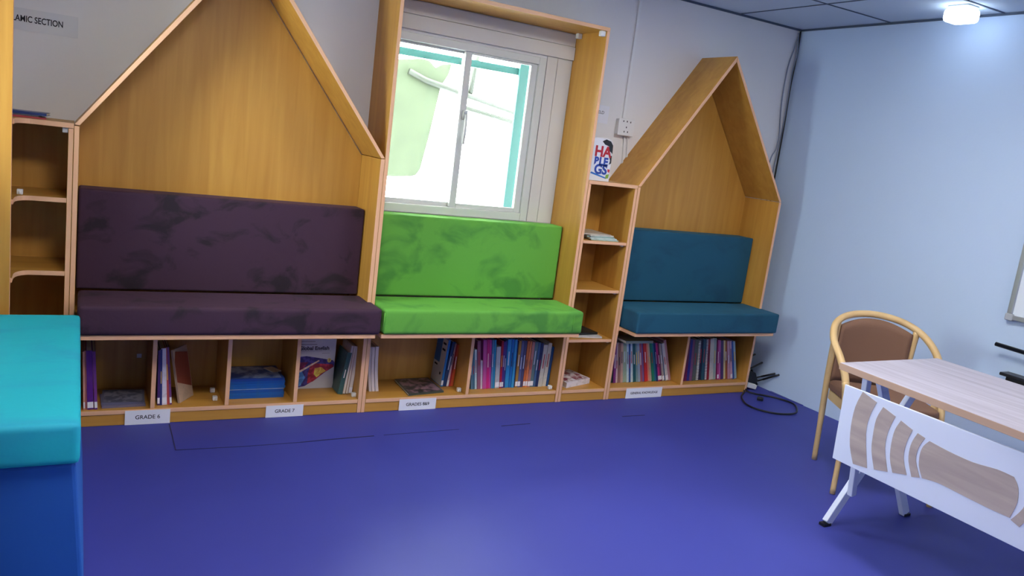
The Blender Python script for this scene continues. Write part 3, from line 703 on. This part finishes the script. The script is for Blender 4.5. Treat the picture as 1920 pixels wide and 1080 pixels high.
lp = [(4.53,-.20,.03),(4.44,-.33,.012),(4.33,-.42,.008),(4.25,-.52,.008),(4.20,-.62,.008),(4.23,-.70,.008),(4.32,-.745,.008),(4.44,-.755,.008),(4.54,-.69,.008),(4.61,-.59,.008),(4.60,-.50,.008),(4.56,-.44,.008),(4.50,-.39,.010),(4.47,-.34,.012),(4.50,-.26,.03)]
lp = [(4.52,-.20,.05),(4.43,-.32,.012),(4.33,-.40,.008),(4.27,-.47,.008),(4.22,-.56,.008),(4.225,-.64,.008),(4.28,-.72,.008),(4.37,-.755,.008),(4.46,-.748,.008),(4.55,-.68,.008),(4.608,-.60,.008),(4.60,-.52,.008),(4.568,-.457,.008),(4.52,-.41,.008),(4.471,-.379,.010),(4.44,-.33,.018),(4.50,-.23,.05)]
b = bm_new(); tube(b, smooth_path(lp), .006, 8); tag(obj('power_cable', b, BLACK, smooth=True), 'black power cable looped on the floor beside the right wall', 'cable')
rt = thing('wifi_router', 'black router with four stick antennas on the floor behind the blue nook', 'router', (4.56,-.17,0))
b = bm_new(); prism(b, [(4.475,.03),(4.60,.012),(4.635,.05),(4.60,.11),(4.50,.13),(4.475,.10)], 'y', -.24, -.12); obj('body', b, BLACK, rt, bevel=.006)
for (a, c) in (((4.47,-.22,.205),(4.60,-.2,.235)), ((4.48,-.24,.125),(4.665,-.22,.178)), ((4.645,-.19,.055),(4.668,-.345,.137)), ((4.64,-.20,.028),(4.668,-.382,.140))):
    b = bm_new(); A, B_ = Vector(a), Vector(c); tube(b, [A, A+(B_-A)*.35, A+(B_-A)*.36, B_], [.0045,.0045,.0065,.0065], 8); obj('antenna', b, BLACK, rt)
b = bm_new(); tube(b, [(4.60,-.19,.12),(4.63,-.24,.02)], .008, 8); obj('stand_leg', b, BLACK, rt)
b = bm_new(); box(b, 4.50, 4.575, -.285, -.25, .012, .045); o = obj('power_adapter', b, PLAST, bevel=.005); o.rotation_euler = (0,.2,-.3); tag(o, 'small white power adapter lying in front of the black router', 'adapter')
b = bm_new(); box(b, 4.40, 4.44, -.50, -.46, .001, .022); o = obj('cable_plug', b, BLACK, bevel=.004); o.rotation_euler = (0,0,.7); tag(o, 'small black plug on the floor inside the cable loop', 'plug')

# whiteboard on the right wall
wb = thing('whiteboard', 'white wall board with aluminium frame, cut off by the right picture edge', 'whiteboard', (XR-.01,-2.4,.9))
b = bm_new(); box(b, XR-.018, XR-.004, -3.1, -1.80, .925, 1.66); obj('writing_surface', b, WBOARD, wb)
b = bm_new()
box(b, XR-.030, XR-.002, -1.80, -1.775, .900, 1.69); box(b, XR-.030, XR-.002, -3.13, -3.10, .900, 1.69); box(b, XR-.030, XR-.002, -3.10, -1.80, .900, .925); box(b, XR-.030, XR-.002, -3.10, -1.80, 1.66, 1.69); obj('frame', b, ALU, wb, bevel=.003)
b = bm_new(); box(b, XR-.034, XR-.0015, -1.81, -1.770, .894, .93); obj('corner_cap', b, mat('grey_cap', (170,176,184), .5), wb, bevel=.005)
wr = thing('wall_bracket', 'black metal wall bracket arms sticking out below the whiteboard', 'bracket', (XR-.05,-1.9,.6))
b = bm_new(); tube(b, [(XR-.06,-1.775,.762),(XR-.06,-2.5,.742)], .011, 10); obj('rail', b, BLACK, wr)
b = bm_new(); box(b, XR-.10, XR-.02, -2.5, -1.848, .618, .634); box(b, XR-.07, XR-.04, -2.5, -1.868, .56, .6175); obj('tray', b, BLACK, wr, bevel=.003)
b = bm_new(); box(b, XR-.02, XR-.001, -2.45, -2.40, .55, .80); box(b, XR-.06, XR-.0205, -2.44, -2.41, .735, .757); obj('mounting_plate', b, BLACK, wr)

# ceiling lamp in view
cl = thing('ceiling_lamp', 'small glowing square ceiling lamp near the right wall', 'lamp', (4.46,-1.30,2.39))
b = bm_new(); box(b, 4.40, 4.50, -1.36, -1.24, ZC-.014, ZC-.001); obj('housing', b, PLAST, cl, bevel=.01)
b = bm_new(); box(b, 4.385, 4.51, -1.37, -1.23, ZC-.085, ZC-.0145)
bmesh.ops.bevel(b, geom=b.edges[:], offset=.022, segments=4, profile=.5, affect='EDGES'); obj('diffuser', b, LAMPM, cl, smooth=True)
def led(x, y, label):
    t_ = thing('ceiling_light', label, 'ceiling light', (x,y,ZC-.01), group='square ceiling panel lights')
    b = bm_new(); box(b, -.3, .3, -.3, -.28, -.012, .006); box(b, -.3, .3, .28, .3, -.012, .006); box(b, -.3, -.28, -.28, .28, -.012, .006); box(b, .28, .3, -.28, .28, -.012, .006); obj('frame', b, PLAST, t_, local=True)
    b = bm_new(); box(b, -.279, .279, -.279, .279, -.006, .002); obj('diffuser', b, LED, t_, local=True)
led(2.9,-1.95,'square white ceiling panel light nearest the blue seat nook'); led(3.3,-4.5,'square white ceiling panel light above the desk'); led(.85,-2.4,'unseen square ceiling panel light near the left wall, added to brighten the left side')  # last panel is added out of view to lift the dim left side

# ------------------------------------------------------------------ table
tr = thing('desk', 'pale oak desk with white steel legs and a white inlaid front panel', 'table', (3.15,-2.6,0))
b = bm_new(); prism(b, [(3.175,-1.965),(3.865,-1.945),(3.835,-3.45),(3.075,-3.45)], 'z', .722, .750)
obj('tabletop', b, [TTOP, TEDGE], tr, edge=[(-1,0,0),(0,1,0),(1,0,0),(0,-1,0)], bevel=.0015)
b = bm_new(); prism(b, [(-2.048,.365),(-3.38,.365),(-3.38,.680),(-2.036,.680)], 'x', 3.140, 3.150)
mp_ = obj('front_panel', b, TWHITE, tr, bevel=.002)
INL=[
[(-2.123, 0.678), (-2.192, 0.658), (-2.175, 0.594), (-2.175, 0.521), (-2.211, 0.391), (-2.147, 0.382), (-2.117, 0.446), (-2.103, 0.525), (-2.104, 0.609)] ,
[(-2.223, 0.65), (-2.281, 0.633), (-2.265, 0.567), (-2.267, 0.497), (-2.298, 0.414), (-2.241, 0.399), (-2.214, 0.465), (-2.206, 0.523), (-2.205, 0.595)] ,
[(-2.306, 0.626), (-2.359, 0.609), (-2.346, 0.549), (-2.349, 0.491), (-2.375, 0.436), (-2.318, 0.42), (-2.296, 0.468), (-2.288, 0.526), (-2.29, 0.582)] ,
[(-2.381, 0.605), (-2.413, 0.598), (-2.396, 0.551), (-2.398, 0.502), (-2.426, 0.448), (-2.395, 0.437), (-2.37, 0.49), (-2.364, 0.537), (-2.369, 0.573)] ,
[(-2.431, 0.594), (-2.505, 0.586), (-2.597, 0.583), (-2.682, 0.593), (-2.738, 0.591), (-2.759, 0.561), (-2.767, 0.512), (-2.756, 0.453), (-2.681, 0.452), (-2.573, 0.456), (-2.497, 0.459), (-2.435, 0.45), (-2.413, 0.489), (-2.407, 0.535), (-2.413, 0.567)] ,
]
def smooth2(P):
    """rounds the long sides, keeps sharp corners"""
    n = len(P); out = []
    for i in range(n):
        p0, p1, p2, p3 = (Vector(P[(i+k) % n]) for k in (-1, 0, 1, 2))
        def corner(a, b_, c): return (b_-a).angle(c-b_) > .9
        q0 = p1 if corner(p0, p1, p2) else p0
        q3 = p2 if corner(p1, p2, p3) else p3
        for k in range(3):
            t = k/3
            out.append(.5*((2*p1)+(-q0+p2)*t+(2*q0-5*p1+4*p2-q3)*t*t+(-q0+3*p1-3*p2+q3)*t**3))
    return out

ym = -2.588
for P in INL+[[(2*ym-.010-a, c) for a, c in q] for q in INL[:4]]:
    b = bm_new(); prism(b, [tuple(q) for q in smooth2(P)], 'x', 3.1385, 3.1398); obj('oak_inlay', b, INLAY, mp_).location = (0,0,0)
def leg_bar(a, c, w_, name='leg'):
    A, B_ = Vector(a), Vector(c); d = (B_-A).normalized(); s = Vector((0,1,0)); s = (s-d*s.dot(d)).normalized(); u = d.cross(s)
    b = bm_new(); vs = []
    for P, q in ((A,1),(B_,1)):
        for i, j in ((-1,-1),(1,-1),(1,1),(-1,1)): vs.append(b.verts.new(P+u*i*w_/2+s*j*.013))
    for f in ((0,1,2,3),(7,6,5,4),(0,4,5,1),(1,5,6,2),(2,6,7,3),(3,7,4,0)): b.faces.new([vs[k] for k in f])
    return obj(name, b, TWHITE, tr, bevel=.003)
for yy, s in ((-1.965,0),(-3.30,0)):
    leg_bar((3.305,yy,.012),(3.80,yy,.716),.042); leg_bar((3.805,yy-.030,.012),(3.40,yy-.030,.716),.042); leg_bar((3.285,yy-.06,.716),(3.385,yy-.035,.15),.030,'brace')
    b = bm_new(); box(b, 3.26, 3.82, yy-.05, yy-.01, .70, .7215); obj('top_rail', b, TWHITE, tr)
    for x, dy in ((3.298,0),(3.810,-.030)):
        b = bm_new(); box(b, x-.022, x+.022, yy+dy-.015, yy+dy+.015, .0005, .013); obj('foot_pad', b, BLACK, tr)
for z_ in (.5,.6):
    b = bm_new(); box(b, 3.1505, 3.30, -2.14, -2.12, z_, z_+.02); 
    if z_ > .55: obj('panel_bracket', b, TWHITE, tr)
    else: b.free()

# ------------------------------------------------------------------ chair (local: front is -y)
ch = thing('armchair', 'bentwood armchair with brown padded back, pushed in at the end of the desk', 'chair', (3.955,-1.645,0), math.radians(-30.7))
hp = smooth_path([(-.215,-.12,.44),(-.228,-.09,.55),(-.248,-.03,.635),(-.258,.07,.705),(-.222,.17,.77),(-.135,.235,.812),(0,.258,.828),(.135,.235,.812),(.222,.17,.77),(.258,.07,.705),(.248,-.03,.635),(.228,-.09,.55),(.215,-.12,.44)], 8)
b = bm_new(); tube(b, hp, .018, 12); obj('hoop_arm', b, LTWOOD, ch, local=True)
for s in (-1, 1):
    b = bm_new(); tube(b, smooth_path([(s*.17,.225,.001),(s*.185,.21,.25),(s*.195,.205,.45),(s*.200,.20,.62),(s*.205,.190,.775)], 5), [.014]*5+[.016]*5+[.017]*11, 10); obj('rear_leg', b, LTWOOD, ch, local=True)
    b = bm_new(); tube(b, smooth_path([(s*.235,-.235,.001),(s*.228,-.21,.22),(s*.222,-.185,.43),(s*.236,-.12,.53)], 5), [.013]*5+[.016]*11, 10); obj('front_leg', b, LTWOOD, ch, local=True)
# padded back
b = bm_new(); NX, NZ = 16, 8; G = []
def topz(x): return .828-.02-.9*x*x*1.6
for side in (0, 1):
    g = []
    for i in range(NX+1):
        x = -.186+.372*i/NX; yy = .238-1.25*x*x*.9-.006+(.022 if side else 0)-.012
        g.append([b.verts.new((x, yy, .455+(topz(x)-.455)*j/NZ)) for j in range(NZ+1)])
    G.append(g)
for g in G:
    for i in range(NX):
        for j in range(NZ): b.faces.new((g[i][j], g[i+1][j], g[i+1][j+1], g[i][j+1])).smooth = True
for i in range(NX):
    b.faces.new((G[0][i][0],G[0][i+1][0],G[1][i+1][0],G[1][i][0])); b.faces.new((G[0][i][NZ],G[0][i+1][NZ],G[1][i+1][NZ],G[1][i][NZ]))
for j in range(NZ):
    b.faces.new((G[0][0][j],G[0][0][j+1],G[1][0][j+1],G[1][0][j])); b.faces.new((G[0][NX][j],G[0][NX][j+1],G[1][NX][j+1],G[1][NX][j]))
obj('backrest', b, LEATH, ch, local=True)
def rrect(hx, y0_, y1_, r):
    out = []
    for cx, cy, a0 in ((hx-r,y1_-r,0),(-hx+r,y1_-r,90),(-hx+r,y0_+r,180),(hx-r,y0_+r,270)):
        for k in range(6):
            a = math.radians(a0+k*18); out.append((cx+r*math.cos(a), cy+r*math.sin(a)))
    return out
b = bm_new(); prism(b, rrect(.212,-.235,.185,.07), 'z', .425, .468); obj('seat_pad', b, LEATH, ch, local=True, bevel=.014, seg=3)
b = bm_new(); prism(b, rrect(.206,-.228,.180,.07), 'z', .375, .4245); obj('seat_frame', b, LTWOOD, ch, local=True, bevel=.004)
